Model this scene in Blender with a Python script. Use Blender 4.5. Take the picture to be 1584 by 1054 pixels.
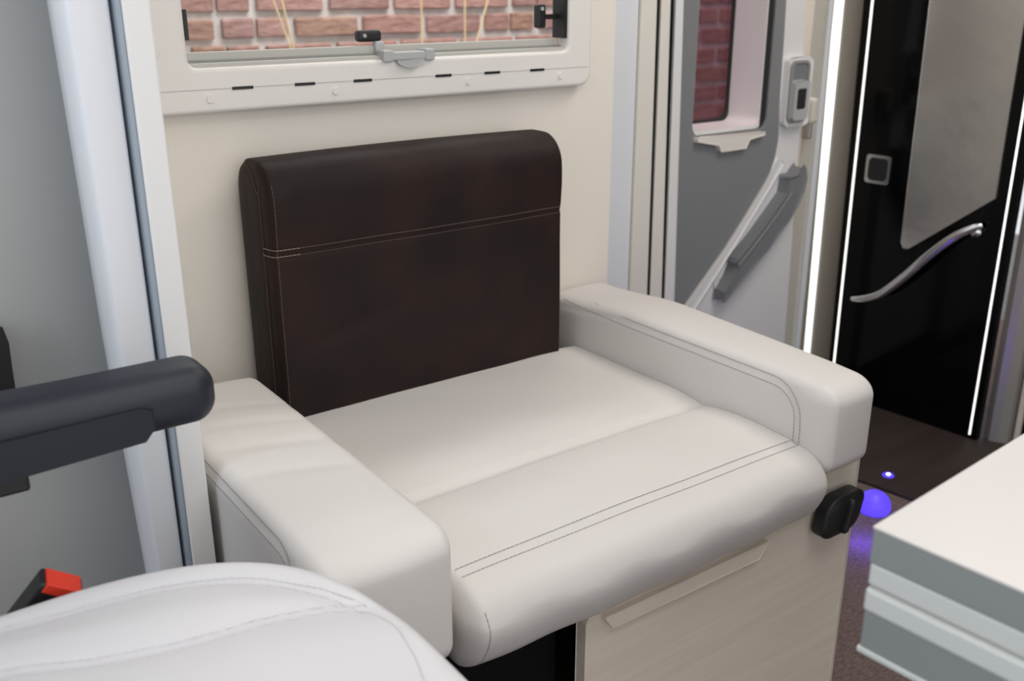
import bpy, bmesh, math, random
from math import sin, cos, pi, tan, radians, exp
from mathutils import Vector, Matrix
from mathutils.bvhtree import BVHTree
from mathutils.geometry import tessellate_polygon

C = bpy.context.scene.collection
for o in list(bpy.data.objects):
    bpy.data.objects.remove(o)
rnd = random.Random(7)

# ------------------------------------------------------------ camera
cd = bpy.data.cameras.new('camera')
cam = bpy.data.objects.new('camera', cd)
C.objects.link(cam)
bpy.context.scene.camera = cam
R_, U_, F_ = (Vector((0.81230518, -0.58322989, -0.00178713)), Vector((0.19854188, 0.27363944, 0.94111773)),
              Vector((0.54839896, 0.76482962, -0.33807429)))
m = Matrix((R_, U_, -F_)).transposed().to_4x4()
m.translation = Vector((0, 0, 1.07))
cam.matrix_world = m
cd.sensor_width = 36
cd.lens = 36 * 1530.84 / 1584
cd.clip_start = 0.02
cd.dof.use_dof = True
cd.dof.focus_distance = 1.22
cd.dof.aperture_fstop = 5.6

# ------------------------------------------------------------ world, lights, exposure
sc = bpy.context.scene
sc.view_settings.view_transform = 'Standard'
sc.view_settings.look = 'None'
sc.view_settings.gamma = 1
sc.view_settings.use_curve_mapping = False
sc.view_settings.exposure = 0.05
W = bpy.data.worlds.new('world')
sc.world = W
W.use_nodes = True
bg = W.node_tree.nodes['Background']
bg.inputs[0].default_value = (0.93, 0.96, 1.0, 1)
bg.inputs[1].default_value = 0.85


def area(name, loc, target, sx, sy, power, col):
    d = bpy.data.lights.new(name, 'AREA')
    d.shape = 'RECTANGLE'
    d.size, d.size_y, d.energy, d.color = sx, sy, power, col
    o = bpy.data.objects.new(name, d)
    o.location = loc
    o.rotation_euler = (Vector(target) - Vector(loc)).to_track_quat('-Z', 'Y').to_euler()
    C.objects.link(o)
    return o


area('ceiling_lamp', (0.55, 0.15, 1.93), (0.62, 0.5, 0.4), 1.3, 0.9, 9.0, (1.0, 0.97, 0.93))
area('ceiling_lamp', (1.7, 0.75, 1.93), (1.7, 0.85, 0), 0.6, 0.5, 8.5, (1.0, 0.94, 0.87))
area('rear_fill', (0.6, -1.0, 1.35), (0.95, 0.85, 0.2), 1.5, 1.0, 7.5, (1.0, 0.97, 0.94))  # fill light added behind the camera, no fixture stands there
area('windscreen_daylight', (-1.25, 0.75, 1.35), (0.6, 0.9, 0.5), 1.0, 0.8, 8.0, (0.80, 0.89, 1.0))
area('hall_daylight', (1.6, 2.1, 2.3), (1.8, 2.8, 0.8), 1.6, 0.6, 36, (1.0, 0.98, 0.96))


# ------------------------------------------------------------ helpers
def mat(name, col, rough=0.5, metal=0.0, emit=None, estr=0.0, spec=0.5, coat=0.0, noise=None, bump=None, nscale=(1, 1, 1)):
    """noise=(scale, colour2, detail) mixes in a second colour; bump=(scale, strength, distance)"""
    M = bpy.data.materials.new(name)
    M.use_nodes = True
    nt = M.node_tree
    b = nt.nodes['Principled BSDF']
    b.inputs['Base Color'].default_value = (*col, 1)
    b.inputs['Roughness'].default_value = rough
    b.inputs['Metallic'].default_value = metal
    b.inputs['Specular IOR Level'].default_value = spec
    b.inputs['Coat Weight'].default_value = coat
    if emit:
        b.inputs['Emission Color'].default_value = (*emit, 1)
        b.inputs['Emission Strength'].default_value = estr
    if noise or bump:
        tc = nt.nodes.new('ShaderNodeTexCoord')
        mp = nt.nodes.new('ShaderNodeMapping')
        mp.inputs['Scale'].default_value = nscale
        nt.links.new(tc.outputs['Object'], mp.inputs[0])
    if noise:
        n = nt.nodes.new('ShaderNodeTexNoise')
        n.inputs['Scale'].default_value = noise[0]
        n.inputs['Detail'].default_value = noise[2]
        nt.links.new(mp.outputs[0], n.inputs['Vector'])
        r = nt.nodes.new('ShaderNodeMapRange')
        r.inputs['From Min'].default_value = 0.35
        r.inputs['From Max'].default_value = 0.65
        nt.links.new(n.outputs['Fac'], r.inputs['Value'])
        x = nt.nodes.new('ShaderNodeMix')
        x.data_type = 'RGBA'
        x.inputs[6].default_value = (*col, 1)
        x.inputs[7].default_value = (*noise[1], 1)
        nt.links.new(r.outputs[0], x.inputs[0])
        nt.links.new(x.outputs[2], b.inputs['Base Color'])
    if bump:
        n2 = nt.nodes.new('ShaderNodeTexNoise')
        n2.inputs['Scale'].default_value = bump[0]
        n2.inputs['Detail'].default_value = 4
        nt.links.new(mp.outputs[0], n2.inputs['Vector'])
        bp = nt.nodes.new('ShaderNodeBump')
        bp.inputs['Strength'].default_value = bump[1]
        bp.inputs['Distance'].default_value = bump[2]
        nt.links.new(n2.outputs['Fac'], bp.inputs['Height'])
        nt.links.new(bp.outputs[0], b.inputs['Normal'])
    return M


def glass_mat(name, tint, refl=0.08):
    M = bpy.data.materials.new(name)
    M.use_nodes = True
    nt = M.node_tree
    nt.nodes.remove(nt.nodes['Principled BSDF'])
    t = nt.nodes.new('ShaderNodeBsdfTransparent')
    t.inputs[0].default_value = (*tint, 1)
    g = nt.nodes.new('ShaderNodeBsdfGlossy')
    g.inputs['Roughness'].default_value = 0.02
    lw = nt.nodes.new('ShaderNodeLayerWeight')
    lw.inputs[0].default_value = 0.25
    f = nt.nodes.new('ShaderNodeMath')
    f.operation = 'MULTIPLY_ADD'
    f.inputs[1].default_value = 0.10
    f.inputs[2].default_value = 0.02
    nt.links.new(lw.outputs['Facing'], f.inputs[0])
    x = nt.nodes.new('ShaderNodeMixShader')
    nt.links.new(f.outputs[0], x.inputs[0])
    nt.links.new(t.outputs[0], x.inputs[1])
    nt.links.new(g.outputs[0], x.inputs[2])
    nt.links.new(x.outputs[0], nt.nodes['Material Output'].inputs[0])
    return M


def link(name, me, material, parent=None, smooth=False):
    o = bpy.data.objects.new(name, me)
    C.objects.link(o)
    me.name = name
    if material:
        me.materials.append(material)
    if smooth:
        for p in me.polygons:
            p.use_smooth = True
    if parent:
        o.parent = parent
        o.matrix_parent_inverse = Matrix.Translation(-parent.location) if parent.parent is None else parent.matrix_parent_inverse.copy() @ Matrix()
        if parent.type == 'MESH' or parent.parent is not None:
            o.matrix_parent_inverse = Matrix()
    return o


def fin(name, bm, material, parent=None, smooth=False):
    bmesh.ops.recalc_face_normals(bm, faces=bm.faces)
    me = bpy.data.meshes.new(name)
    bm.to_mesh(me)
    bm.free()
    if smooth:
        for p in me.polygons:
            p.use_smooth = True
    return link(name, me, material, parent)


def thing(name, label, cat, loc=(0, 0, 0), group=None):
    o = bpy.data.objects.new(name, None)
    o.empty_display_size = 0.05
    o.location = loc
    C.objects.link(o)
    o['label'] = label
    o['category'] = cat
    if group:
        o['group'] = group
    return o


def tag(o, label, cat, group=None):
    o['label'] = label
    o['category'] = cat
    if group:
        o['group'] = group
    return o


def struct(o):
    o['kind'] = 'structure'
    return o


def b_box(bm, x0, x1, y0, y1, z0, z1, bev=0.0, seg=2, M=None):
    r = bmesh.ops.create_cube(bm, size=1.0)
    vs = r['verts']
    for v in vs:
        v.co = Vector(((x0 + x1) / 2 + v.co.x * (x1 - x0), (y0 + y1) / 2 + v.co.y * (y1 - y0), (z0 + z1) / 2 + v.co.z * (z1 - z0)))
    if bev > 0:
        es = list({e for v in vs for e in v.link_edges})
        r2 = bmesh.ops.bevel(bm, geom=es, offset=bev, segments=seg, affect='EDGES', profile=0.5)
        vs = list({v for f in r2['faces'] for v in f.verts} | {v for v in vs if v.is_valid})
    if M is not None:
        for v in vs:
            v.co = M @ v.co
    return vs


def box(name, x0, x1, y0, y1, z0, z1, material, parent=None, bev=0.0, seg=2, M=None, smooth=False):
    bm = bmesh.new()
    b_box(bm, x0, x1, y0, y1, z0, z1, bev, seg, M)
    return fin(name, bm, material, parent, smooth)


def axis_pts(lo, hi, r, step):
    a = [lo + r - r * tan(radians(t)) for t in (45, 36, 27, 18, 9)]
    b = [hi - r + r * tan(radians(t)) for t in (9, 18, 27, 36, 45)]
    n = max(1, round((hi - lo - 2 * r) / step))
    mid = [lo + r + (hi - lo - 2 * r) * i / n for i in range(n + 1)]
    return a + mid + b


def b_soft(lo, hi, r, step=0.01, disp=None):
    """densely gridded box with ellipsoidal rounding r=(rx,ry,rz); disp(p, n)->p moves points"""
    ax = [axis_pts(lo[i], hi[i], r[i], step) for i in range(3)]
    bm = bmesh.new()
    cache = {}

    def V(i, j, k):
        key = (i, j, k)
        if key not in cache:
            p = Vector((ax[0][i], ax[1][j], ax[2][k]))
            q = Vector([min(max(p[a], lo[a] + r[a]), hi[a] - r[a]) for a in range(3)])
            d = Vector([(p[a] - q[a]) / r[a] for a in range(3)])
            if d.length > 1e-9:
                dn = d.normalized()
                p = Vector([q[a] + dn[a] * r[a] for a in range(3)])
                n = Vector([dn[a] / r[a] for a in range(3)]).normalized()
            else:
                n = Vector((0, 0, 1))
            if disp:
                p = disp(p, n)
            cache[key] = bm.verts.new(p)
        return cache[key]
    N = [len(a) - 1 for a in ax]
    for (u, v, w) in ((0, 1, 2), (1, 2, 0), (2, 0, 1)):
        for e in (0, N[w]):
            for i in range(N[u]):
                for j in range(N[v]):
                    ids = []
                    for (a, b) in ((i, j), (i + 1, j), (i + 1, j + 1), (i, j + 1)):
                        k = [0, 0, 0]
                        k[u], k[v], k[w] = a, b, e
                        ids.append(V(*k))
                    try:
                        bm.faces.new(ids)
                    except ValueError:
                        pass
    bmesh.ops.recalc_face_normals(bm, faces=bm.faces)
    return bm


def prism(name, outer, holes, fmap, d, material, parent=None, bev=0.0):
    """outer/holes: 2-D outlines; fmap(u, v, depth)->3-D point; extruded from depth 0 to d"""
    loops = [[Vector((p[0], p[1], 0)) for p in l] for l in [outer] + list(holes)]
    flat = [p for l in loops for p in l]
    tris = tessellate_polygon(loops)
    bm = bmesh.new()
    A = [bm.verts.new(fmap(p.x, p.y, 0)) for p in flat]
    B = [bm.verts.new(fmap(p.x, p.y, d)) for p in flat]
    for t in tris:
        bm.faces.new([A[i] for i in t])
        bm.faces.new([B[i] for i in reversed(t)])
    s = 0
    for l in loops:
        n = len(l)
        for i in range(n):
            a, b = s + i, s + (i + 1) % n
            bm.faces.new([A[a], A[b], B[b], B[a]])
        s += n
    if bev:
        bmesh.ops.dissolve_limit(bm, angle_limit=0.01, verts=bm.verts, edges=bm.edges)
        es = [e for e in bm.edges if len(e.link_faces) == 2 and e.calc_face_angle(0) > 0.9]
        bmesh.ops.bevel(bm, geom=es, offset=bev, segments=2, affect='EDGES', profile=0.5)
    return fin(name, bm, material, parent)


def rrect(x0, x1, y0, y1, r, n=6):
    rs = r if isinstance(r, (tuple, list)) else (r,) * 4   # bl, br, tr, tl
    out = []
    for (cx, cy, a0, rr) in ((x0 + rs[0], y0 + rs[0], pi, rs[0]), (x1 - rs[1], y0 + rs[1], 1.5 * pi, rs[1]),
                             (x1 - rs[2], y1 - rs[2], 0, rs[2]), (x0 + rs[3], y1 - rs[3], 0.5 * pi, rs[3])):
        if rr < 1e-5:
            out.append((cx, cy))
            continue
        for i in range(n + 1):
            a = a0 + 0.5 * pi * i / n
            out.append((cx + rr * cos(a), cy + rr * sin(a)))
    return out


def smooth_path(pts, n=8):
    """Catmull-Rom through pts"""
    P = [Vector(p) for p in pts]
    out = []
    for i in range(len(P) - 1):
        p0, p1, p2, p3 = P[max(i - 1, 0)], P[i], P[i + 1], P[min(i + 2, len(P) - 1)]
        for k in range(n):
            t = k / n
            out.append(0.5 * ((2 * p1) + (p2 - p0) * t + (2 * p0 - 5 * p1 + 4 * p2 - p3) * t * t + (3 * p1 - p0 - 3 * p2 + p3) * t ** 3))
    out.append(P[-1])
    return out


def b_tube(bm, pts, rad, n=8, flat=1.0, nrm=None):
    pts = [Vector(p) for p in pts]
    rings = []
    for i, p in enumerate(pts):
        t = (pts[min(i + 1, len(pts) - 1)] - pts[max(i - 1, 0)]).normalized()
        up = nrm if nrm else (Vector((0, 0, 1)) if abs(t.z) < 0.9 else Vector((1, 0, 0)))
        a = t.cross(up).normalized()
        b = a.cross(t).normalized()
        r = rad(i / (len(pts) - 1)) if callable(rad) else rad
        rings.append([bm.verts.new(p + a * cos(2 * pi * k / n) * r + b * sin(2 * pi * k / n) * r * flat) for k in range(n)])
    for i in range(len(rings) - 1):
        for k in range(n):
            bm.faces.new([rings[i][k], rings[i][(k + 1) % n], rings[i + 1][(k + 1) % n], rings[i + 1][k]])
    bm.faces.new(rings[0][::-1])
    bm.faces.new(rings[-1])


def tube(name, pts, rad, material, parent=None, n=10, flat=1.0, nrm=None):
    bm = bmesh.new()
    b_tube(bm, pts, rad, n, flat, nrm)
    return fin(name, bm, material, parent, True)


def stitches(name, tree, paths, direction, material, parent, ln=0.0050, gap=0.0012, rad=0.0005, off=0.0004, stuff=True):
    """rows of thread laid on a cushion: each path is projected on the mesh along direction"""
    bm = bmesh.new()
    D = Vector(direction).normalized()
    for path in paths:
        pts = []
        for p in path:
            hit = tree.ray_cast(Vector(p) - D * 0.15, D, 0.4)
            if hit[0] is not None:
                pts.append(hit[0] + hit[1] * off)
        if len(pts) < 2:
            continue
        L = [0]
        for i in range(1, len(pts)):
            L.append(L[-1] + (pts[i] - pts[i - 1]).length)

        def at(s):
            for i in range(1, len(pts)):
                if L[i] >= s:
                    t = (s - L[i - 1]) / max(L[i] - L[i - 1], 1e-9)
                    return pts[i - 1].lerp(pts[i], t)
            return pts[-1]
        s = 0
        while s + ln < L[-1]:
            b_tube(bm, [at(s), at(s + ln / 2), at(s + ln)], rad, 4)
            s += ln + gap
    o = fin(name, bm, material, parent)
    return o


def polydist(px, py, path):
    best = 9
    for i in range(len(path) - 1):
        ax, ay = path[i]
        bx, by = path[i + 1]
        dx, dy = bx - ax, by - ay
        t = max(0, min(1, ((px - ax) * dx + (py - ay) * dy) / (dx * dx + dy * dy + 1e-12)))
        d = math.hypot(px - ax - t * dx, py - ay - t * dy)
        best = min(best, d)
    return best


def g(x, s):
    return exp(-(x / s) ** 2)


def sstep(a, b, x):
    t = max(0, min(1, (x - a) / (b - a)))
    return t * t * (3 - 2 * t)


# ------------------------------------------------------------ materials
M_wall = mat('cream_wall_laminate', (0.84, 0.785, 0.705), 0.55, bump=(300, 0.05, 0.001))
M_white = mat('white_plastic', (0.80, 0.79, 0.77), 0.4)
M_frame = mat('window_frame_plastic', (0.82, 0.79, 0.75), 0.42)
M_cool = mat('cool_white_plastic', (0.76, 0.78, 0.815), 0.35)
M_part = mat('partition_edge_white', (0.80, 0.80, 0.79), 0.45)
M_bluegrey = mat('blue_grey_rubber', (0.33, 0.38, 0.44), 0.6)
M_cabgrey = mat('cab_panel_grey', (0.46, 0.46, 0.445), 0.55, bump=(400, 0.1, 0.001))
M_leather = mat('pale_leather', (0.72, 0.69, 0.665), 0.5, spec=0.4, bump=(420, 0.18, 0.0012))
M_leather_in = mat('pale_grey_leather', (0.66, 0.67, 0.66), 0.5, spec=0.4, bump=(420, 0.18, 0.0012))
M_cab = mat('cab_seat_leather', (0.74, 0.735, 0.76), 0.45, spec=0.4, bump=(420, 0.15, 0.0012))
M_brown = mat('dark_brown_leather', (0.013, 0.008, 0.008), 0.6, spec=0.22, noise=(9, (0.024, 0.012, 0.010), 6), bump=(60, 0.35, 0.0025))
M_thread = mat('grey_thread', (0.30, 0.285, 0.27), 0.8)
M_thread_p = mat('pale_thread', (0.30, 0.24, 0.20), 0.8)
M_thread_d = mat('brown_thread', (0.13, 0.08, 0.06), 0.8)
M_thread_w = mat('light_thread', (0.66, 0.65, 0.67), 0.8)
M_oak = mat('pale_limed_oak', (0.87, 0.78, 0.665), 0.5, noise=(9, (0.81, 0.72, 0.605), 6), bump=(60, 0.08, 0.001), nscale=(0.5, 4, 9))
M_oakedge = mat('pale_edge_band', (0.68, 0.62, 0.53), 0.45)
M_black = mat('matt_black_plastic', (0.012, 0.012, 0.013), 0.45)
M_blackg = mat('gloss_black_laminate', (0.002, 0.002, 0.0025), 0.10, spec=0.18)
M_void = mat('shade_black', (0.010, 0.010, 0.010), 0.95, spec=0.1)  # black standing in for the shade under the seat
M_arm = mat('anthracite_soft_plastic', (0.014, 0.018, 0.029), 0.5, bump=(500, 0.2, 0.001))
M_arm2 = mat('anthracite_hard_plastic', (0.010, 0.012, 0.019), 0.6)
M_red = mat('red_plastic', (0.75, 0.045, 0.02), 0.4)
M_rail = mat('rail_grey_beige', (0.52, 0.51, 0.47), 0.45)
M_rail2 = mat('rail_dark_grey', (0.30, 0.30, 0.28), 0.5)  # darker grey for the middle rail and the lock plate
M_hgrey = mat('handle_grey_plastic', (0.45, 0.46, 0.46), 0.4)
M_hdark = mat('handle_mid_grey', (0.20, 0.205, 0.215), 0.45)
M_doorgrey = mat('door_panel_grey', (0.225, 0.23, 0.235), 0.5, bump=(300, 0.1, 0.001))
M_doorwhite = mat('door_white', (0.78, 0.77, 0.76), 0.42)
M_cream2 = mat('door_frame_cream', (0.78, 0.745, 0.68), 0.45)
M_beige = mat('beige_jamb', (0.66, 0.62, 0.54), 0.5)
M_taupe = mat('taupe_satin_metal', (0.30, 0.265, 0.23), 0.35, metal=0.35, noise=(3, (0.24, 0.21, 0.18), 4), nscale=(1, 1, 0.3))
M_led = mat('led_diffuser_white', (0.9, 0.9, 0.9), 0.4, emit=(0.95, 1.0, 0.98), estr=1.5)
M_led2 = mat('thin_led_white', (0.9, 0.9, 0.9), 0.4, emit=(1.0, 0.97, 0.90), estr=1.3)
M_ledb = mat('blue_led', (0.1, 0.1, 0.9), 0.4, emit=(0.45, 0.55, 1.0), estr=14)
M_ledb2 = mat('blue_glow', (0.05, 0.03, 0.6), 0.4, emit=(0.10, 0.055, 1.0), estr=1.15)
M_chrome = mat('chrome', (0.72, 0.72, 0.74), 0.18, metal=1.0)
M_mirror = mat('frosted_mirror', (0.62, 0.60, 0.56), 0.27, metal=0.9, noise=(3.2, (0.50, 0.49, 0.46), 3), bump=(14, 0.25, 0.006), nscale=(1, 1, 1.6))
M_satin = mat('satin_grey_metal', (0.42, 0.40, 0.37), 0.35, metal=0.5)
M_carpet = mat('taupe_woven_carpet', (0.135, 0.098, 0.088), 0.95, spec=0.1, noise=(220, (0.24, 0.185, 0.17), 3), bump=(350, 0.5, 0.004), nscale=(0.35, 1.6, 1))
M_darkfloor = mat('dark_brown_floor', (0.030, 0.020, 0.018), 0.6, noise=(5, (0.042, 0.028, 0.024), 4), nscale=(0.6, 5, 1))
M_table = mat('table_white_laminate', (0.77, 0.74, 0.72), 0.35)
M_tgrey = mat('table_grey_edge', (0.30, 0.33, 0.33), 0.4)
M_twhite = mat('table_white_rail', (0.72, 0.76, 0.75), 0.35)
M_mortar = mat('pale_mortar', (0.70, 0.66, 0.64), 0.9, noise=(30, (0.58, 0.53, 0.51), 4), bump=(80, 0.4, 0.004))
M_bricks = [mat('brick_' + n, c, 0.85, noise=(26, c2, 9), bump=(45, 0.7, 0.006), nscale=(1, 1, 2.5)) for n, c, c2 in (
    ('rose', (0.44, 0.25, 0.22), (0.30, 0.155, 0.13)), ('red', (0.36, 0.185, 0.155), (0.46, 0.28, 0.25)),
    ('orange', (0.42, 0.25, 0.185), (0.30, 0.16, 0.12)), ('plum', (0.29, 0.15, 0.135), (0.42, 0.25, 0.23)))]
M_ground = mat('hall_floor_grey', (0.25, 0.24, 0.23), 0.7, noise=(4, (0.2, 0.19, 0.18), 4))
M_gold = mat('pale_gold', (0.85, 0.66, 0.38), 0.7)
M_glass = glass_mat('clear_acrylic', (0.97, 0.98, 0.97))
M_glass2 = glass_mat('smoked_glass', (0.60, 0.47, 0.52))
M_ceil = mat('ceiling_white', (0.80, 0.79, 0.77), 0.6)
M_gap = mat('dark_rubber_gap', (0.02, 0.02, 0.02), 0.8)

# ------------------------------------------------------------ setting
YW = 1.38
FX = lambda y: (lambda u, v, d: Vector((u, y - d, v)))      # outlines drawn on a plane of constant y, growing towards the room


def PLm(u, v, d):                                            # washroom wall plane: u is y, v is z, grows towards -x
    return Vector((2.247 - 0.076 * (u - 1.138) - d * 0.997, u - d * 0.076, v))


fl = struct(box('floor', -2.2, 3.2, -1.6, 1.72, -0.05, 0.0, M_carpet))
dk = prism('floor', [(1.822, 1.155), (1.85, 0.93), (2.14, 0.2), (2.45, 0.2), (2.45, 1.75), (1.40, 1.75), (1.30, 1.46), (1.76, 1.46)], [],
           lambda u, v, d: Vector((u, v, 0.001 + d)), 0.006, M_darkfloor)
struct(dk)
wb = prism('wall_back', [(0.10, -0.05), (1.215, -0.05), (1.215, 1.98), (0.10, 1.98)], [rrect(0.42, 1.137, 0.925, 1.64, 0.03)], FX(YW + 0.06), 0.06, M_wall)
struct(wb)
struct(box('wall_back', -2.2, 0.10, YW, YW + 0.06, -0.05, 1.98, M_cabgrey))
we = prism('wall_entrance', [(1.46, -0.05), (2.30, -0.05), (2.30, 1.98), (1.46, 1.98)], [[(1.50, 0.0), (2.02, 0.0), (2.02, 1.90), (1.50, 1.90)]],
           FX(1.76), 0.04, M_cream2)
struct(we)
ce = struct(box('ceiling', -0.6, 3.2, -1.6, 1.76, 1.98, 2.03, M_ceil))

# partition that ends beside the seat, and the cab pillar
box_l = box('wall_partition', 0.272, 0.298, 1.0, YW - 0.001, 0.001, 1.97, M_part, bev=0.002)
struct(box_l)
box('edge_rubber', 0.2670, 0.2715, 1.004, 1.20, 0.002, 1.97, M_bluegrey, box_l)
bm = bmesh.new()
prof = [(0.0, 0.05), (0.0, 0.03)] + [(0.22 - 0.22 * cos(a), 0.03 - 0.030 * sin(a)) for a in [pi / 2 * i / 8 for i in range(1, 9)]] + [(0.55, -0.001), (0.88, 0.0), (0.95, 0.002), (0.99, 0.008), (1.0, 0.02), (1.0, 0.05)]
rings = []
for (z, xl, xr) in ((0.002, 0.241, 0.2655), (0.30, 0.236, 0.2655), (0.45, 0.2325, 0.2655), (0.715, 0.2245, 0.2655), (1.06, 0.220, 0.2655), (1.97, 0.207, 0.2655)):
    rings.append([bm.verts.new((xl + (xr - xl) * u, 1.012 + w, z)) for u, w in prof])
for a, b in zip(rings, rings[1:]):
    for i in range(len(prof)):
        j = (i + 1) % len(prof)
        bm.faces.new([a[i], a[j], b[j], b[i]])
bm.faces.new(rings[0]); bm.faces.new(rings[-1][::-1])
pil = fin('trim_1', bm, M_cool, None, True)
struct(pil)
box('belt_guide', 0.2275, 0.246, 1.0625, 1.085, 0.795, 0.855, M_bluegrey, pil, bev=0.006, seg=3)
cp = prism('cab_door_panel', [(-0.6, 0.02), (0.2713, 0.02), (0.2713, 1.6), (0.10, 1.6), (-0.6, 1.6)], [], FX(1.23), 0.03, M_cabgrey)
tag(cp, 'smooth grey panel of the cab door behind the dark armrest', 'door panel')

prism('door_pull', [(0.10, 0.60), (0.1425, 0.60), (0.1435, 0.66), (0.1450, 0.695), (0.142, 0.712), (0.10, 0.73)], [], FX(1.2005), 0.03, M_black, cp, bev=0.004)

# right-hand end of the back wall and entrance door frame
struct(prism('trim_2', [(1.335, 0.0), (1.398, 0.0), (1.396, 1.97), (1.322, 1.97)], [], FX(1.54), 0.02, M_cool))
struct(prism('trim_3', [(1.400, 0.0), (1.4565, 0.0), (1.4345, 1.4), (1.4345, 1.97), (1.398, 1.97)], [], FX(1.536), 0.022, M_cream2))
struct(prism('trim_4', [(1.457, 0.0), (1.463, 0.0), (1.441, 1.4), (1.441, 1.97), (1.435, 1.97)], [], FX(1.536), 0.0228, M_gap))
struct(prism('trim_5', [(1.464, 0.0), (1.5055, 0.0), (1.4675, 1.4), (1.4675, 1.97), (1.4415, 1.97)], [], FX(1.536), 0.022, M_cream2))
struct(prism('trim_6', [(1.506, 0.0), (1.512, 0.0), (1.474, 1.4), (1.474, 1.97), (1.468, 1.97)], [], FX(1.536), 0.0228, M_gap))
struct(prism('trim_7', [(1.5125, 0.0), (1.548, 0.0), (1.502, 1.4), (1.502, 1.97), (1.4745, 1.97)], [], FX(1.536), 0.022, M_doorwhite))
struct(prism('trim_8', [(1.2155, 1.40), (1.2155, 1.44), (1.335, 1.57), (1.50, 1.76), (1.50, 1.542), (1.33, 1.542)], [], lambda u, v, d: Vector((u, v, 0.001 + d)), 1.96, M_cream2))

# jamb between entrance door and washroom
jm = prism('wall_jamb', [(2.018, 1.585), (2.075, 1.60), (2.190, 1.672), (2.206, 1.72), (2.06, 1.72)], [], lambda u, v, d: Vector((u, v, 0.001 + d)), 1.96, M_beige)
struct(jm)
struct(box('trim_9', 2.150, 2.166, 1.640, 1.655, 0.002, 1.96, M_cool, bev=0.003))

# ------------------------------------------------------------ entrance door
d1 = struct(prism('door_1', [(1.553, 0.02), (2.005, 0.02), (1.985, 0.66), (1.945, 1.2), (1.93, 1.9), (1.49, 1.9), (1.505, 1.4)],
                  [rrect(1.60, 1.842, 0.752, 1.55, 0.012)], FX(1.62), 0.055, M_doorwhite))
grey_out = [(1.5645, 0.30), (1.575, 0.315), (1.615, 0.369), (1.736, 0.485), (1.80, 0.556), (1.855, 0.621), (1.875, 0.648), (1.888, 0.680), (1.895, 0.722),
            (1.888, 0.823), (1.884, 0.953), (1.878, 1.1), (1.865, 1.60), (1.500, 1.60), (1.530, 1.04)]
grey_hole = rrect(1.604, 1.847, 0.752, 1.55, 0.03)
prism('grey_panel', grey_out, [grey_hole], FX(1.5645), 0.007, M_doorgrey, d1)
# recessed window: the deep white reveal on the right, glass set back
prism('window_reveal', rrect(1.603, 1.838, 0.755, 1.545, 0.02), [rrect(1.612, 1.829, 0.764, 1.535, 0.02)], FX(1.66), 0.095, M_doorwhite, d1)
prism('window_seal', rrect(1.832, 1.847, 0.757, 1.545, 0.003), [], FX(1.566), 0.004, M_gap, d1)
prism('glass_seal', rrect(1.60, 1.835, 0.745, 1.55, 0.03), [rrect(1.628, 1.824, 0.770, 1.53, 0.03)], FX(1.668), 0.006, M_gap, d1)
prism('window_pane', rrect(1.605, 1.830, 0.75, 1.545, 0.02), [], FX(1.675), 0.004, M_glass2, d1)
prism('blind_rail', [(1.612, 0.752), (1.832, 0.748), (1.832, 0.741), (1.782, 0.735), (1.770, 0.716), (1.690, 0.716), (1.680, 0.730), (1.612, 0.744)],
      [], FX(1.558), 0.012, M_cream2, d1, bev=0.0015)
# white diagonal ledge and grab handle
prism('ledge', [(1.60, 0.345), (1.622, 0.366), (1.740, 0.482), (1.858, 0.615), (1.905, 0.680), (1.915, 0.665), (1.862, 0.600), (1.750, 0.470), (1.640, 0.350), (1.625, 0.330)],
      [], FX(1.5645), 0.012, M_doorwhite, d1, bev=0.003)
prism('handle_recess', [(1.700, 0.425), (1.787, 0.530), (1.850, 0.600), (1.913, 0.652), (1.925, 0.60), (1.83, 0.500), (1.752, 0.440), (1.72, 0.380)],
      [], FX(1.5645), 0.003, mat('recess_lilac_grey', (0.70, 0.69, 0.71), 0.5), d1, bev=0.001)
hd = prism('grab_handle', [(1.716, 0.362), (1.722, 0.362), (1.775, 0.398), (1.825, 0.438), (1.865, 0.470), (1.897, 0.500), (1.930, 0.530), (1.957, 0.564), (1.973, 0.595), (1.979, 0.625), (1.974, 0.648), (1.966, 0.656),
                           (1.945, 0.640), (1.916, 0.634), (1.911, 0.597), (1.885, 0.572), (1.817, 0.508), (1.751, 0.455), (1.757, 0.437), (1.735, 0.405), (1.716, 0.385)],
           [], FX(1.562), 0.030, M_hdark, d1, bev=0.005)
tube('handle_groove', smooth_path([(1.757, 1.5295, 0.442), (1.815, 1.5295, 0.490), (1.88, 1.5295, 0.547), (1.93, 1.5295, 0.600)], 6), 0.0028, M_doorgrey, hd)
# lock
lk = prism('lock_housing', rrect(1.900, 1.986, 0.754, 0.912, 0.012), [], FX(1.5645), 0.014, M_doorwhite, d1, bev=0.003)
prism('lock_plate', rrect(1.906, 1.972, 0.762, 0.904, 0.016), [rrect(1.912, 1.966, 0.768, 0.898, 0.012)], FX(1.550), 0.006, M_rail2, lk)
prism('lock_well', rrect(1.911, 1.967, 0.767, 0.899, 0.012), [], FX(1.550), 0.003, M_hdark, lk)
prism('lock_lever', rrect(1.911, 1.963, 0.770, 0.858, 0.006), [rrect(1.924, 1.957, 0.793, 0.840, 0.005)], FX(1.547), 0.012, M_hgrey, lk, bev=0.002)
prism('lock_button', rrect(1.924, 1.957, 0.793, 0.840, 0.005), [], FX(1.547), 0.009, M_black, lk)
kp = box('door_keeper', 2.010, 2.034, 1.555, 1.584, 0.752, 0.812, M_beige, bev=0.008, seg=3)
tag(kp, 'small beige door stop catch on the jamb beside the entrance door lock', 'latch')
box('catch_bolt', 2.004, 2.018, 1.555, 1.580, 0.715, 0.758, M_satin, kp, bev=0.004)
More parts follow.
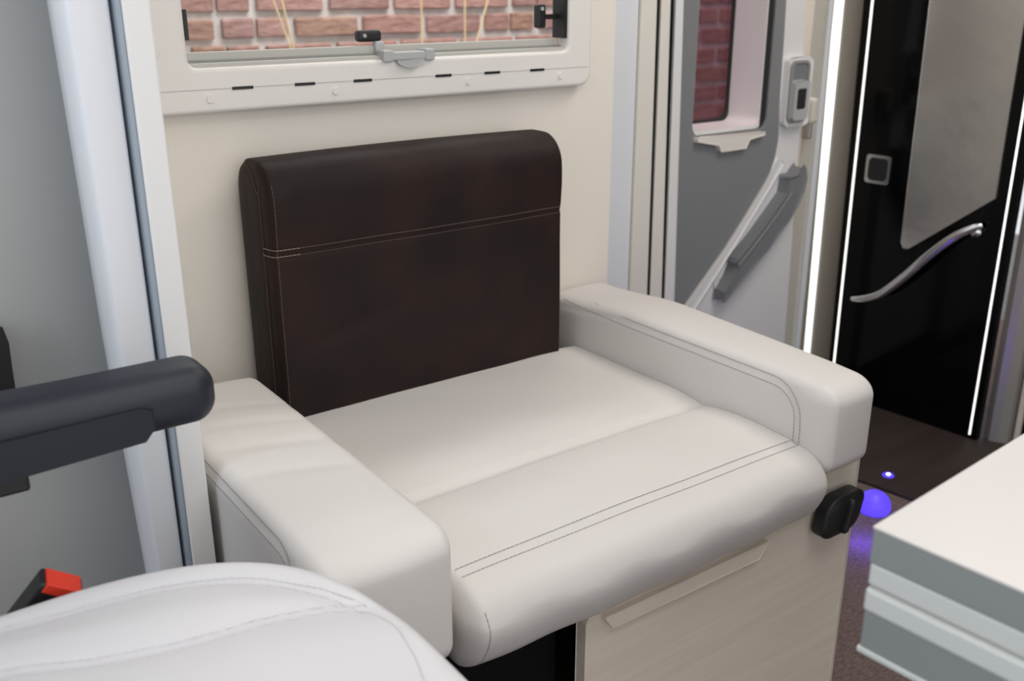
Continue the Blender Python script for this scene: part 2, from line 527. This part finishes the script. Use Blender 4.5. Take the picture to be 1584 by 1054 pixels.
box('screw', 2.003, 2.009, 1.572, 1.584, 0.634, 0.642, M_satin, jm, bev=0.001)

# ------------------------------------------------------------ washroom wall, door, LED strips
struct(prism('wall_washroom', [(1.50, 0.0), (1.665, 0.0), (1.735, 0.0), (1.735, 1.96), (1.50, 1.96)], [], lambda u, v, d: PLm(u, v, -0.03 + d), 0.03, M_taupe))
ls = prism('light_strip', [(1.637, 0.0), (1.651, 0.0), (1.671, 1.1), (1.671, 1.96), (1.648, 1.96), (1.648, 1.1)], [], lambda u, v, d: PLm(u, v, d), 0.006, M_led)
tag(ls, 'wide bright white vertical light strip beside the entrance door', 'light strip')
dr = struct(prism('door_2', [(1.138, 0.004), (1.560, 0.004), (1.582, 1.2), (1.582, 1.94), (1.138, 1.94)], [], lambda u, v, d: PLm(u, v, d), 0.022, M_blackg))
for (a, b, c, d_, n) in ((1.5425, 1.5470, 1.5530, 1.5575, 'left'), (1.1525, 1.1562, 1.1555, 1.1592, 'right')):
    z0 = 0.018 if n == 'right' else 0.03
    prism('light_strip', [(a, z0), (b, z0), (d_, 1.1), (d_, 1.9), (c, 1.9), (c, 1.1)], [], lambda u, v, d: PLm(u, v, 0.0215 + d), 0.003, M_led2, dr)
prism('frosted_panel', [(1.376, 0.449), (1.390, 0.449), (1.398, 0.462), (1.407, 1.04), (1.412, 1.7), (1.184, 1.7), (1.185, 0.93), (1.184, 0.606)],
      [], lambda u, v, d: PLm(u, v, 0.0215 + d), 0.005, M_mirror, dr, bev=0.0012)
lkb = prism('push_lock', rrect(1.451, 1.518, 0.597, 0.668, 0.008), [rrect(1.458, 1.511, 0.604, 0.661, 0.012)], lambda u, v, d: PLm(u, v, 0.0215 + d), 0.006, M_chrome, dr)
prism('lock_push', rrect(1.4585, 1.5105, 0.6045, 0.6605, 0.012), [], lambda u, v, d: PLm(u, v, 0.0215 + d), 0.004, M_black, lkb)
hp = smooth_path([PLm(u, v, d) for u, v, d in ((1.512, 0.287, 0.030), (1.47, 0.300, 0.046), (1.418, 0.327, 0.056), (1.36, 0.385, 0.060), (1.31, 0.446, 0.060), (1.257, 0.503, 0.054), (1.218, 0.532, 0.042), (1.200, 0.540, 0.034))], 8)
hh = tube('door_handle', hp, lambda t: 0.0030 + 0.0042 * sin(pi * min(1, max(0, t * 0.95 + 0.02))) ** 0.7, M_chrome, dr, n=12, flat=1.6)
tube('handle_mount', [PLm(1.212, 0.520, 0.020), PLm(1.212, 0.524, 0.040)], 0.012, M_chrome, hh, n=12)
tube('handle_mount', [PLm(1.497, 0.291, 0.020), PLm(1.497, 0.291, 0.036)], 0.006, M_chrome, hh, n=12)
struct(prism('trim_10', [(2.262, 1.137), (2.252, 1.118), (2.258, 1.100), (2.270, 1.083), (2.300, 1.075), (2.33, 1.137)], [], lambda u, v, d: Vector((u, v, 0.001 + d)), 1.95, M_satin))
struct(box('trim_11', 2.276, 2.32, 1.060, 1.072, 0.0, 1.95, M_oakedge, bev=0.002))
struct(box('wall_right', 2.285, 2.36, -1.55, 1.058, 0.0, 1.95, M_blackg))

# ------------------------------------------------------------ window of the back wall
bm = bmesh.new()
loops = [(0, 0.0, 0)] + [(0, 0.006 * (1 - cos(a)), 0.018 + 0.006 * sin(a)) for a in [pi / 2 * i / 4 for i in range(5)]]
loops += [(1, q, d) for _, q, d in loops[::-1]]
rg = []
for side, q, d in loops:
    rr = rrect(0.345 + q, 1.142 - q, 0.906 + q, 1.62 - q, 0.024 - q, 8) if side == 0 else rrect(0.445 - q, 1.091 + q, 0.966 - q, 1.56 + q, 0.012 + q, 8)
    rg.append([bm.verts.new((u, YW - d, v)) for u, v in rr])
for a, b in zip(rg, rg[1:] + rg[:1]):
    for i in range(len(a)):
        j = (i + 1) % len(a)
        bm.faces.new([a[i], a[j], b[j], b[i]])
w1 = struct(fin('window_1', bm, M_frame))
yf = YW - 0.024
box('frame_seam', 0.352, 1.134, yf - 0.0004, yf + 0.002, 0.9372, 0.9384, M_rail, w1)
for (a, b) in ((0.501, 0.531), (0.593, 0.624), (0.686, 0.716), (0.827, 0.856), (0.919, 0.949), (1.010, 1.039)):
    box('vent_slot', a, b, yf - 0.0012, yf + 0.003, 0.9355, 0.9395, M_black, w1)
for (x, z) in ((0.469, 0.925), (0.656, 0.925), (0.888, 0.926), (1.074, 0.926), (0.402, 0.988)):
    bm = bmesh.new()
    bmesh.ops.create_cone(bm, cap_ends=True, segments=20, radius1=0.0062, radius2=0.0052, depth=0.002, matrix=Matrix.Translation((x, yf - 0.001, z)) @ Matrix.Rotation(pi / 2, 4, 'X'))
    fin('screw_cap', bm, M_frame, w1)
# sill: the stepped blind rail
box('blind_rail', 0.447, 1.089, YW - 0.016, YW - 0.006, 0.963, 0.9715, M_rail, w1, bev=0.0012)
box('blind_rail', 0.447, 1.089, YW - 0.005, YW + 0.002, 0.963, 0.9745, M_rail2, w1)
box('blind_rail', 0.447, 1.089, YW + 0.001, YW + 0.012, 0.963, 0.985, M_rail, w1, bev=0.0012)
prism('pane_frame', rrect(0.405, 1.136, 0.93, 1.62, 0.012), [rrect(0.435, 1.125, 0.965, 1.57, 0.012)], FX(YW + 0.036), 0.012, M_rail, w1)
box('window_pane', 0.41, 1.135, YW + 0.037, YW + 0.040, 0.945, 1.60, M_glass, w1)
box('side_seal', 1.0855, 1.0900, YW - 0.020, YW + 0.014, 0.986, 1.56, M_black, w1)
box('side_seal', 0.4455, 0.4505, YW - 0.020, YW - 0.004, 1.002, 1.041, M_black, w1)
# middle catch
ct = box('window_catch', 0.712, 0.752, YW + 0.004, YW + 0.020, 0.990, 1.007, M_black, w1, bev=0.005, seg=3)
bm = bmesh.new()
bmesh.ops.create_cone(bm, cap_ends=True, segments=20, radius1=0.0032, radius2=0.0028, depth=0.003, matrix=Matrix.Translation((0.722, YW + 0.003, 0.999)) @ Matrix.Rotation(pi / 2, 4, 'X'))
fin('catch_pin', bm, M_hgrey, ct, True)
box('catch_block', 0.735, 0.751, YW - 0.006, YW + 0.008, 0.972, 0.991, M_hgrey, ct, bev=0.003)
# blind handle, half round
hb = box('blind_handle', 0.742, 0.822, YW - 0.028, YW - 0.006, 0.964, 0.976, M_hgrey, w1, bev=0.002)
box('end_clip', 0.735, 0.752, YW - 0.030, YW - 0.004, 0.962, 0.979, M_hgrey, hb, bev=0.002)
box('end_clip', 0.808, 0.824, YW - 0.030, YW - 0.004, 0.962, 0.979, M_hgrey, hb, bev=0.002)
arc = [(0.780 + 0.024 * cos(a), 0.9645 - 0.011 * abs(sin(a))) for a in [pi + pi * i / 14 for i in range(15)]]
prism('thumb_tab', arc, [], FX(YW - 0.022), 0.010, M_hgrey, hb, bev=0.001)
# side stay
sy = box('window_stay', 1.044, 1.062, YW + 0.000, YW + 0.014, 1.002, 1.040, M_black, w1, bev=0.004, seg=3)
box('stay_arm', 1.058, 1.088, YW + 0.002, YW + 0.012, 1.016, 1.024, M_black, sy)
bm = bmesh.new()
bmesh.ops.create_cone(bm, cap_ends=True, segments=16, radius1=0.003, radius2=0.003, depth=0.003, matrix=Matrix.Translation((1.052, YW - 0.001, 1.033)) @ Matrix.Rotation(pi / 2, 4, 'X'))
fin('stay_pin', bm, M_hgrey, sy)

# ------------------------------------------------------------ outside: ground, brick wall, thin golden lines
struct(box('ground', -0.8, 6.5, 1.77, 4.0, -0.55, -0.5, M_ground))
bw = struct(box('wall_brick', 0.15, 5.3, 2.852, 3.0, -0.5, 1.95, M_mortar))
meshes = []
for k in range(8):
    bm = bmesh.new()
    vs = b_box(bm, -0.1015, 0.1015, -0.012, 0.012, -0.0265, 0.0265, 0.004, 1)
    for v in bm.verts:
        v.co += Vector([rnd.uniform(-0.0022, 0.0022) for _ in range(3)])
    bmesh.ops.recalc_face_normals(bm, faces=bm.faces)
    me = bpy.data.meshes.new('brick')
    bm.to_mesh(me)
    bm.free()
    me.materials.append(M_bricks[k % 4])
    meshes.append(me)
halves = []
for k in range(4):
    me = meshes[k].copy()
    for v in me.vertices:
        v.co.x *= 0.46
    halves.append(me)
z0, pitch, plen = 0.955 - 7 * 0.0735, 0.0735, 0.224
cnt = 0
rows = []
for r in range(13):                                   # z from 0.4 up to 1.35
    z = z0 + r * pitch
    off = (r % 2) * plen / 2 + (0.02 if r % 3 == 0 else 0)
    x = 0.352 + off
    while x < 4.1 and cnt < 298:
        if not (x > 3.95 and r > 12):
            me = meshes[rnd.randrange(8)]
            o = bpy.data.objects.new('brick', me)
            C.objects.link(o)
            o.parent = bw
            o.location = (x, 2.852 - rnd.uniform(0, 0.004), z + rnd.uniform(-0.0012, 0.0012))
            if rnd.random() < 0.22:
                o.data = halves[rnd.randrange(4)]
                o.location.x = x - plen / 4 + 0.004
                o2 = bpy.data.objects.new('brick', halves[rnd.randrange(4)])
                C.objects.link(o2)
                o2.parent = bw
                o2.location = (x + plen / 4 - 0.004, 2.852, z)
                cnt += 1
            cnt += 1
        x += plen
bm = bmesh.new()                                       # courses beyond what the photograph shows
for r in list(range(-6, 0)) + list(range(13, 20)):
    x = 0.60 + (r % 2) * plen / 2
    while x < 4.9:
        b_box(bm, x - 0.1065, x + 0.1065, 2.840, 2.862, z0 + r * pitch - 0.0265, z0 + r * pitch + 0.0265)
        x += plen
fb = fin('brickwork', bm, M_bricks[1], bw)
fb['kind'] = 'stuff'
for si, (xt, xb, lab) in enumerate(((1.077, 1.120, 'leftmost thin golden line of the left pair outside the window'),
                      (1.122, 1.148, 'second thin golden line from the left outside the window'),
                      (1.521, 1.519, 'faint golden line outside the window behind the black catch'),
                      (1.701, 1.699, 'upright golden line outside the right part of the window'),
                      (1.752, 1.703, 'leaning golden line crossing at the right part of the window'))):
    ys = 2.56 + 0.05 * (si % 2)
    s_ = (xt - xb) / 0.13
    t_ = tube('gold_line', [(xb, ys, -0.498), (xb, ys, 0.90), (xt, ys, 1.035), (xt + s_ * 0.3, ys, 1.35)], 0.0026, M_gold, None, n=6)  # thin golden tubes running up behind the window
    tag(t_, lab, 'stem', 'golden lines outside the window')

# ------------------------------------------------------------ lounge seat
ls_ = thing('lounge_seat', 'pale leather side seat with brown backrest and two armrests under the window', 'seat', (0.80, 1.05, 0.0))


def disp_seat(p, n):
    p = p.copy()
    top = max(0, n.z) if n.length else 0
    if p.z > 0.45:
        u = (p.x - 0.765) / 0.29
        crown = 0.006 * (1 - u * u) * sstep(0.76, 0.82, p.y)
        p.z += crown
        p.z -= 0.007 * g(p.y - 0.952 - 0.004 * u, 0.010) * (1 - abs(u) ** 8)
        p.z -= 0.004 * g(p.y - 0.960, 0.035)
        p.z += 0.005 * g(p.y - 0.87, 0.05) * (1 - u * u * 0.5)
        p.z -= 0.0022 * g(p.y - 0.781, 0.005)
        p.z += 0.0012 * sin(p.x * 23 + p.y * 9) * sin(p.y * 31 + p.x * 7) * 0.6
    if p.y < 0.80:
        p.z -= 0.010 * (1 - sstep(0.72, 0.80, p.y)) * sstep(0.38, 0.46, p.z)
        p.y += 0.024 * (1 - sstep(0.355, 0.43, p.z)) * (1 - sstep(0.73, 0.80, p.y))
    if p.y < 0.775:
        u = (p.x - 0.765) / 0.29
        p.y -= 0.006 * (1 - u * u)
        p.y += 0.0015 * sin(p.x * 47 + p.z * 30) * (1 if p.z < 0.44 else 0.3)
    return p


bm = b_soft((0.470, 0.722, 0.358), (1.057, 1.290, 0.475), (0.020, 0.038, 0.036), 0.007, disp_seat)
tree = BVHTree.FromBMesh(bm)
sc_ = fin('seat_cushion', bm, M_leather, ls_, True)
rows_ = [[(0.488 + 0.556 * i / 80, y, 0.48) for i in range(81)] for y in (0.7875, 0.7735)]
stitches('stitching', tree, rows_, (0, 0.0, -1), M_thread, sc_)
rows_ = [[(0.490 + 0.0 * i, 0.774 - 0.03 * i / 10, 0.48) for i in range(8)]]
stitches('stitching', tree, [[(0.488, 0.70, 0.452 - 0.004 * i) for i in range(20)]], (0, 1, 0), M_thread, sc_)


# arms
def arm(x0, x1, side, name, z0, y1, z1=0.561):
    """side: +1 the seamed face looks to +x (not seen), -1 it looks to -x"""
    path = [(1.37, 0.5475), (1.0, 0.5475), (0.86, 0.5475), (0.83, 0.5472)] + [(0.83 - 0.045 * sin(a), 0.5022 + 0.045 * cos(a)) for a in (0.4, 0.8, 1.2, 1.5)] + [(0.784, 0.485), (0.784, 0.465), (0.784, 0.44)]
    path = [(p.x, p.y) for p in smooth_path([(a, b, 0) for a, b in path], 5)]

    def disp(p, n):
        p = p.copy()
        if side < 0 and p.x > x1 - 0.06 or side > 0 and p.x > x1 + 1:
            pass
        if p.x < x0 + 0.012:
            d = polydist(p.y, p.z, path)
            p.x += 0.0022 * g(d, 0.0045)
            inside = (p.z < 0.5475 and p.y > 0.79)
            if inside:
                p.x += 0.0012 * sstep(0.0, 0.01, d)
        u = (p.x - (x0 + x1) / 2) / ((x1 - x0) / 2)
        if p.z > z1 - 0.03:
            p.z += 0.005 * (1 - u * u) * sstep(0.74, 0.82, p.y) 
            if side > 0:                                      # soft creases across the left arm
                for (c, a, s) in ((1.09, 0.0022, 0.012), (1.02, 0.0026, 0.014), (0.94, 0.0018, 0.012), (1.15, 0.0016, 0.010)):
                    p.z -= a * g(p.y + 0.35 * (p.x - 0.38) - c, s) * (0.4 + 0.6 * abs(sin(p.x * 21)))
        if side < 0:
            p.z -= 0.017 * sstep(1.12, 1.34, p.y) * sstep(0.45, 0.54, p.z)
        if p.y < 0.78:
            p.y -= 0.004 * (1 - u * u)
        if side < 0:                                          # right arm widens towards the wall
            t = (p.x - x0) / (x1 - x0)
            p.x += t * 0.036 * max(0, (p.y - 0.75)) / 0.5
        return p
    bm = b_soft((x0, 0.733, z0), (x1, y1, z1), (0.019, 0.034, 0.026), 0.006, disp)
    tr = BVHTree.FromBMesh(bm)
    o = fin(name, bm, M_leather, ls_, True)
    outer = [(x0, a, b) for a, b in path]
    c = Vector((0, 1.2, 0.45))

    def offs(d):
        out = []
        for i, (a, b) in enumerate(path):
            q = path[min(i + 1, len(path) - 1)]
            w = path[max(i - 1, 0)]
            t = Vector((q[0] - w[0], q[1] - w[1])).normalized()
            nn = Vector((t.y, -t.x))
            out.append((x0 - 0.0, a + nn.x * d, b + nn.y * d))
        return out
    return o, tr, offs


la, tr, offs = arm(0.306, 0.461, 1, 'left_armrest', 0.400, 1.262)
la.name = 'armrest'
stitches('stitching', tr, [offs(0.0055), offs(-0.0055)], (1, 0, 0), M_thread, la)
ra, tr, offs = arm(1.046, 1.152, -1, 'armrest', 0.428, 1.372)
stitches('stitching', tr, [offs(0.0055), offs(-0.0055)], (1, 0, 0), M_thread, ra)


# backrest
def disp_back(p, n):
    p = p.copy()
    if p.y < 1.29:
        u = (p.x - 0.755) / 0.26
        p.y -= 0.005 * (1 - u * u)
        p.y += 0.0028 * g(p.z - 0.7245 - 0.001 * u, 0.0045)
        p.y += 0.0022 * g(p.z - (0.655 + 0.012 * u), 0.012) * (0.5 + 0.5 * sin(p.x * 17 + 1))
        p.y += 0.0025 * g(p.z - (0.60 + 0.25 * (p.x - 0.6)), 0.012) * g(p.x - 0.62, 0.09)
        p.y += 0.0012 * sin(p.x * 31) * sin(p.z * 27 + p.x * 11)
        p.y -= 0.003 * g(p.z - 0.775, 0.04)
    if p.x < 0.515:
        prof_ = polydist(p.y, p.z, bpath)
        p.x += 0.0016 * g(prof_, 0.0045)
    p.x += 0.006 * (0.86 - p.z) * (1 if p.x > 0.75 else 0.2)
    if p.z > 0.80:
        p.z += 0.003 * (1 - ((p.x - 0.755) / 0.26) ** 2)
    return p


bpath = [(1.272, 0.46), (1.270, 0.78), (1.276, 0.805), (1.292, 0.826), (1.312, 0.836), (1.35, 0.838)]
bpath = [(p.x, p.y) for p in smooth_path([(a, b, 0) for a, b in bpath], 5)]
bm = b_soft((0.492, 1.250, 0.400), (1.003, 1.366, 0.846), (0.012, 0.046, 0.046), 0.007, disp_back)
tree = BVHTree.FromBMesh(bm)
bk = fin('backrest', bm, M_brown, ls_, True)
bk['label'] = 'dark brown leather backrest cushion'
stitches('stitching', tree, [[(0.494 + 0.508 * i / 60, 1.25, z) for i in range(61)] for z in (0.7300,)], (0, 1, 0), M_thread_d, bk, rad=0.0006)
stitches('stitching', tree, [[(0.494 + 0.508 * i / 60, 1.25, z) for i in range(61)] for z in (0.7200,)], (0, 1, 0), M_thread_d, bk, rad=0.0004)
stitches('stitching', tree, [[(0.494 + 0.046 * i / 20, 1.25, z) for i in range(21)] for z in (0.7302, 0.7202)], (0, 1, 0), M_thread_p, bk, rad=0.0006, off=0.0009)
stitches('stitching', tree, [[(0.49, a + d, b) for a, b in bpath] for d in (0.005,)], (1, 0, 0), M_thread_d, bk, rad=0.0005)
stitches('stitching', tree, [[(0.4925 + 0.011, 1.25, 0.48 + 0.34 * i / 50) for i in range(51)]], (0, 1, 0), M_thread_d, bk, rad=0.0005)

# base
bp_out = [(0.652, 0.004), (1.162, 0.004), (1.162, 0.427), (1.060, 0.427), (1.060, 0.363), (0.664, 0.363), (0.656, 0.359), (0.652, 0.350)]
base = prism('base_panel', bp_out, [], FX(0.776), 0.016, M_oak, ls_, bev=0.001)
box('side_panel', 1.1635, 1.170, 0.760, 1.372, 0.004, 0.430, M_oakedge, ls_, bev=0.001)
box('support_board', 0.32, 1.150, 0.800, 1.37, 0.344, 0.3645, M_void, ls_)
box('support_board', 1.068, 1.150, 0.780, 1.37, 0.366, 0.4275, M_oakedge, ls_)
box('support_bracket', 0.32, 0.455, 0.775, 1.36, 0.3655, 0.399, M_taupe, ls_, bev=0.002)
box('hollow_shade', 0.310, 0.650, 0.815, 1.372, 0.004, 0.343, M_void, ls_)  # black block put where the hollow beside the base lies in shade
prism('cushion_stop', [(0.676, 0.352), (0.690, 0.336), (0.950, 0.336), (0.968, 0.357), (0.676, 0.357)], [], FX(0.7595), 0.009, M_oak, ls_, bev=0.001)

# swivel knob: rounded lozenge with a raised bar
bm = b_soft((-0.042, -0.015, -0.031), (0.042, 0.015, 0.031), (0.026, 0.007, 0.021), 0.006,
            lambda p, n: Vector((p.x * (1.0 + 2.0 * p.z * 0), p.y, p.z)) + Vector((p.z * 0.25, 0, p.x * 0.0)))
for v in bm.verts:
    v.co += Vector((1.107, 0.744, 0.360))
kn = fin('adjuster_knob', bm, M_black, ls_, True)
kn['label'] = 'black oval adjuster knob'
bm = b_soft((-0.005, -0.008, -0.025), (0.005, 0.008, 0.025), (0.0035, 0.006, 0.006), 0.006)
for v in bm.verts:
    v.co += Vector((1.107 + 0.25 * v.co.z, 0.729, 0.360))
fin('grip_bar', bm, M_black, kn, True)

# ------------------------------------------------------------ cab seat in the foreground
cs = thing('cab_seat', 'swivelled pale leather cab seat with dark armrest in the near left corner', 'seat', (0.07, 0.53, 0.0))
A_ = [(-0.16, 0.80), (-0.02, 0.770), (0.052, 0.748), (0.100, 0.753), (0.174, 0.743), (0.231, 0.717), (0.272, 0.674), (0.300, 0.625)]
B_ = [(-0.16, 0.715), (-0.05, 0.705), (0.043, 0.690), (0.102, 0.663), (0.166, 0.645), (0.228, 0.641), (0.27, 0.636), (0.300, 0.625)]
C_ = [(0.300, 0.625), (0.309, 0.590), (0.306, 0.560), (0.296, 0.520), (0.27, 0.46), (0.2, 0.40)]
A_[2] = (0.052, 0.762)
cv = lambda L: [(p.x, p.y) for p in smooth_path([(a, b, 0) for a, b in L], 6)]
A_, B_, C_ = cv(A_), cv(B_), cv(C_)
bm = bmesh.new()
cx_, cy_, ax_, ay_ = 0.06, 0.535, 0.268, 0.262
NR, NA = 46, 120
ringsv = []
for i in range(NR + 1):
    t = i / NR
    ring = []
    for k in range(NA):
        th = 2 * pi * k / NA
        c, s = cos(th), sin(th)
        e = 2.9
        rr = (abs(c) ** e + abs(s) ** e) ** (-1 / e)
        # profile: top (t<0.62) flat dome, then round over the edge and down the side
        if t < 0.72:
            q = t / 0.72 * 0.93
            z = 0.603 + 0.006 * (1 - q ** 2) - 0.008 * sstep(0.55, 0.93, q)
        else:
            a = (t - 0.72) / 0.28
            if a < 0.6:
                an = a / 0.6 * pi / 2
                q = 0.93 + 0.07 * sin(an)
                z = 0.595 - 0.035 + 0.035 * cos(an)
            else:
                q = 1.0 - 0.05 * (a - 0.6) / 0.4
                z = 0.560 - 0.10 * (a - 0.6) / 0.4
        x, y = cx_ + ax_ * q * rr * c, cy_ + ay_ * q * rr * s
        if t < 0.9:
            dA, dB, dC = polydist(x, y, A_), polydist(x, y, B_), polydist(x, y, C_)
            z -= 0.0028 * (g(dA, 0.005) + g(dB, 0.005)) + 0.0022 * g(dC, 0.005)
            z += 0.004 * (1 - g(min(dA, dB), 0.03))
        ring.append((x, y, z))
        if i == 0:
            break
    ringsv.append([bm.verts.new(p) for p in ring])
for i in range(NR):
    for k in range(NA):
        k2 = (k + 1) % NA
        if i == 0:
            bm.faces.new([ringsv[0][0], ringsv[1][k], ringsv[1][k2]])
        else:
            bm.faces.new([ringsv[i][k], ringsv[i + 1][k], ringsv[i + 1][k2], ringsv[i][k2]])
bm.faces.new(ringsv[-1][::-1])
bmesh.ops.recalc_face_normals(bm, faces=bm.faces)
tree = BVHTree.FromBMesh(bm)
cc = fin('seat_cushion', bm, M_cab, cs, True)


def off2(path, d):
    out = []
    for i, (a, b) in enumerate(path):
        q = path[min(i + 1, len(path) - 1)]
        w = path[max(i - 1, 0)]
        t = Vector((q[0] - w[0], q[1] - w[1])).normalized()
        out.append((a + t.y * d, b - t.x * d, 0.62))
    return out


stitches('stitching', tree, [off2(A_, 0.005), off2(A_, -0.005), off2(B_, 0.005), off2(B_, -0.005), off2(C_, 0.004)], (0, 0, -1), M_thread_w, cc, rad=0.0005)
# shell, pedestal and backrest of the cab seat (mostly outside the frame)
bm = b_soft((-0.19, 0.30, 0.40), (0.27, 0.76, 0.475), (0.04, 0.04, 0.03), 0.05)
fin('seat_shell', bm, M_arm2, cs, True)
box('pedestal', -0.12, 0.20, 0.37, 0.69, 0.002, 0.40, M_arm2, cs, bev=0.015, seg=3)
bm = b_soft((-0.40, 0.31, 0.50), (-0.255, 0.77, 1.20), (0.05, 0.07, 0.08), 0.04, lambda p, n: p + Vector((-0.22 * (p.z - 0.5), 0, 0)))
fin('backrest', bm, M_cab, cs, True)


def disp_arm(p, n):
    p = p.copy()
    if p.x < 0.16:
        k = (0.16 - p.x) / 0.3
        if p.z < 0.71:
            p.z -= 0.012 * k
        else:
            p.z += 0.006 * k
    return p


bm = b_soft((-0.26, 0.860, 0.678), (0.279, 0.925, 0.737), (0.023, 0.022, 0.024), 0.012, disp_arm)
ar = fin('armrest', bm, M_arm, cs, True)
ar['label'] = 'dark grey padded armrest'
prism('side_cover', [(-0.2, 0.665), (0.085, 0.6745), (0.205, 0.6795), (0.214, 0.690), (0.2145, 0.708), (0.205, 0.7115), (0.1, 0.7115), (-0.2, 0.7105)], [], FX(0.8603), 0.0025, M_arm2, ar, bev=0.0008)
box('hinge_block', -0.24, 0.1065, 0.863, 0.905, 0.658, 0.682, M_black, ar, bev=0.003)
# bracket joining armrest and backrest
box('armrest_bracket', -0.34, -0.22, 0.775, 0.90, 0.62, 0.72, M_arm2, cs, bev=0.01)
# belt buckle on its stalk
Mb = Matrix.Translation((0.098, 0.822, 0.573)) @ Matrix.Rotation(radians(36), 4, 'Y') @ Matrix.Rotation(radians(18), 4, 'X')
bu = box('belt_buckle', -0.019, 0.019, -0.011, 0.011, -0.035, 0.024, M_black, cs, bev=0.003, M=Mb)
box('release_button', -0.0155, 0.0155, -0.012, 0.0085, 0.016, 0.0262, M_red, bu, bev=0.001, M=Mb)
box('buckle_stalk', 0.080, 0.106, 0.800, 0.812, 0.43, 0.55, M_black, cs, bev=0.002)
box('stalk_anchor', 0.078, 0.108, 0.755, 0.814, 0.425, 0.445, M_black, cs, bev=0.002)

# ------------------------------------------------------------ table, near right
tb = thing('table', 'white topped table with grey banded edge in the near right corner', 'table', (1.0, 0.1, 0.0))
Mt = Matrix.Translation((0.574, 0.356, 0.0)) @ Matrix.Rotation(radians(4.5), 4, 'Z')
LX, LY = 0.95, 0.62


def tbox(name, inset, z0, z1, mt, bev=0.0015, parent=tb):
    return box(name, inset, LX - inset, -LY + inset, -inset, z0, z1, mt, parent, bev=bev, M=Mt)


tbox('tabletop', 0.0, 0.7015, 0.704, M_table, 0.0008)
tbox('edge_band', 0.0005, 0.674, 0.7013, M_tgrey, 0.001)
tbox('leaf_rail', 0.001, 0.6555, 0.6738, M_twhite, 0.002)
tbox('rail_groove', 0.003, 0.6525, 0.6555, M_rail, 0.0)
tbox('leaf_rail', 0.0, 0.633, 0.6525, M_twhite, 0.003)
tbox('edge_band', 0.0015, 0.6015, 0.6328, M_tgrey, 0.001)
tbox('bottom_lip', 0.0, 0.5965, 0.6013, M_twhite, 0.001)
bm = bmesh.new()
bmesh.ops.create_cone(bm, cap_ends=True, segments=32, radius1=0.04, radius2=0.04, depth=0.59, matrix=Matrix.Translation((1.07, 0.08, 0.30)))
fin('table_leg', bm, M_satin, tb)
bm = bmesh.new()
bmesh.ops.create_cone(bm, cap_ends=True, segments=32, radius1=0.15, radius2=0.14, depth=0.012, matrix=Matrix.Translation((1.07, 0.08, 0.007)))
fin('foot_plate', bm, M_satin, tb)

# ------------------------------------------------------------ blue lights on the floor
bm = bmesh.new()
bmesh.ops.create_cone(bm, cap_ends=True, segments=20, radius1=0.006, radius2=0.004, depth=0.004, matrix=Matrix.Translation((1.889, 1.151, 0.009)))
l1 = fin('floor_light', bm, M_ledb)
bm = bmesh.new()
bmesh.ops.create_cone(bm, cap_ends=True, segments=24, radius1=0.013, radius2=0.011, depth=0.003, matrix=Matrix.Translation((1.889, 1.151, 0.0086)))
fin('led_halo', bm, M_ledb2, l1)  # glowing ring added as the halo round the LED
tag(l1, 'tiny bright blue LED point set in the dark floor', 'light')
bm = bmesh.new()
bmesh.ops.create_uvsphere(bm, u_segments=28, v_segments=14, radius=0.034, matrix=Matrix.Translation((1.735, 1.080, 0.012)))
bmesh.ops.bisect_plane(bm, geom=bm.verts[:] + bm.edges[:] + bm.faces[:], plane_co=(0, 0, 0.0005), plane_no=(0, 0, -1), clear_outer=True)
l2 = fin('step_light', bm, M_ledb2, None, True)
tag(l2, 'domed glowing blue step light on the floor behind the seat base corner', 'light')
pd = bpy.data.lights.new('step_light_glow', 'POINT')
pd.energy, pd.color, pd.shadow_soft_size = 0.38, (0.12, 0.05, 1.0), 0.02
po = bpy.data.objects.new('step_light_glow', pd)
po.location = (1.60, 1.01, 0.045)
C.objects.link(po)
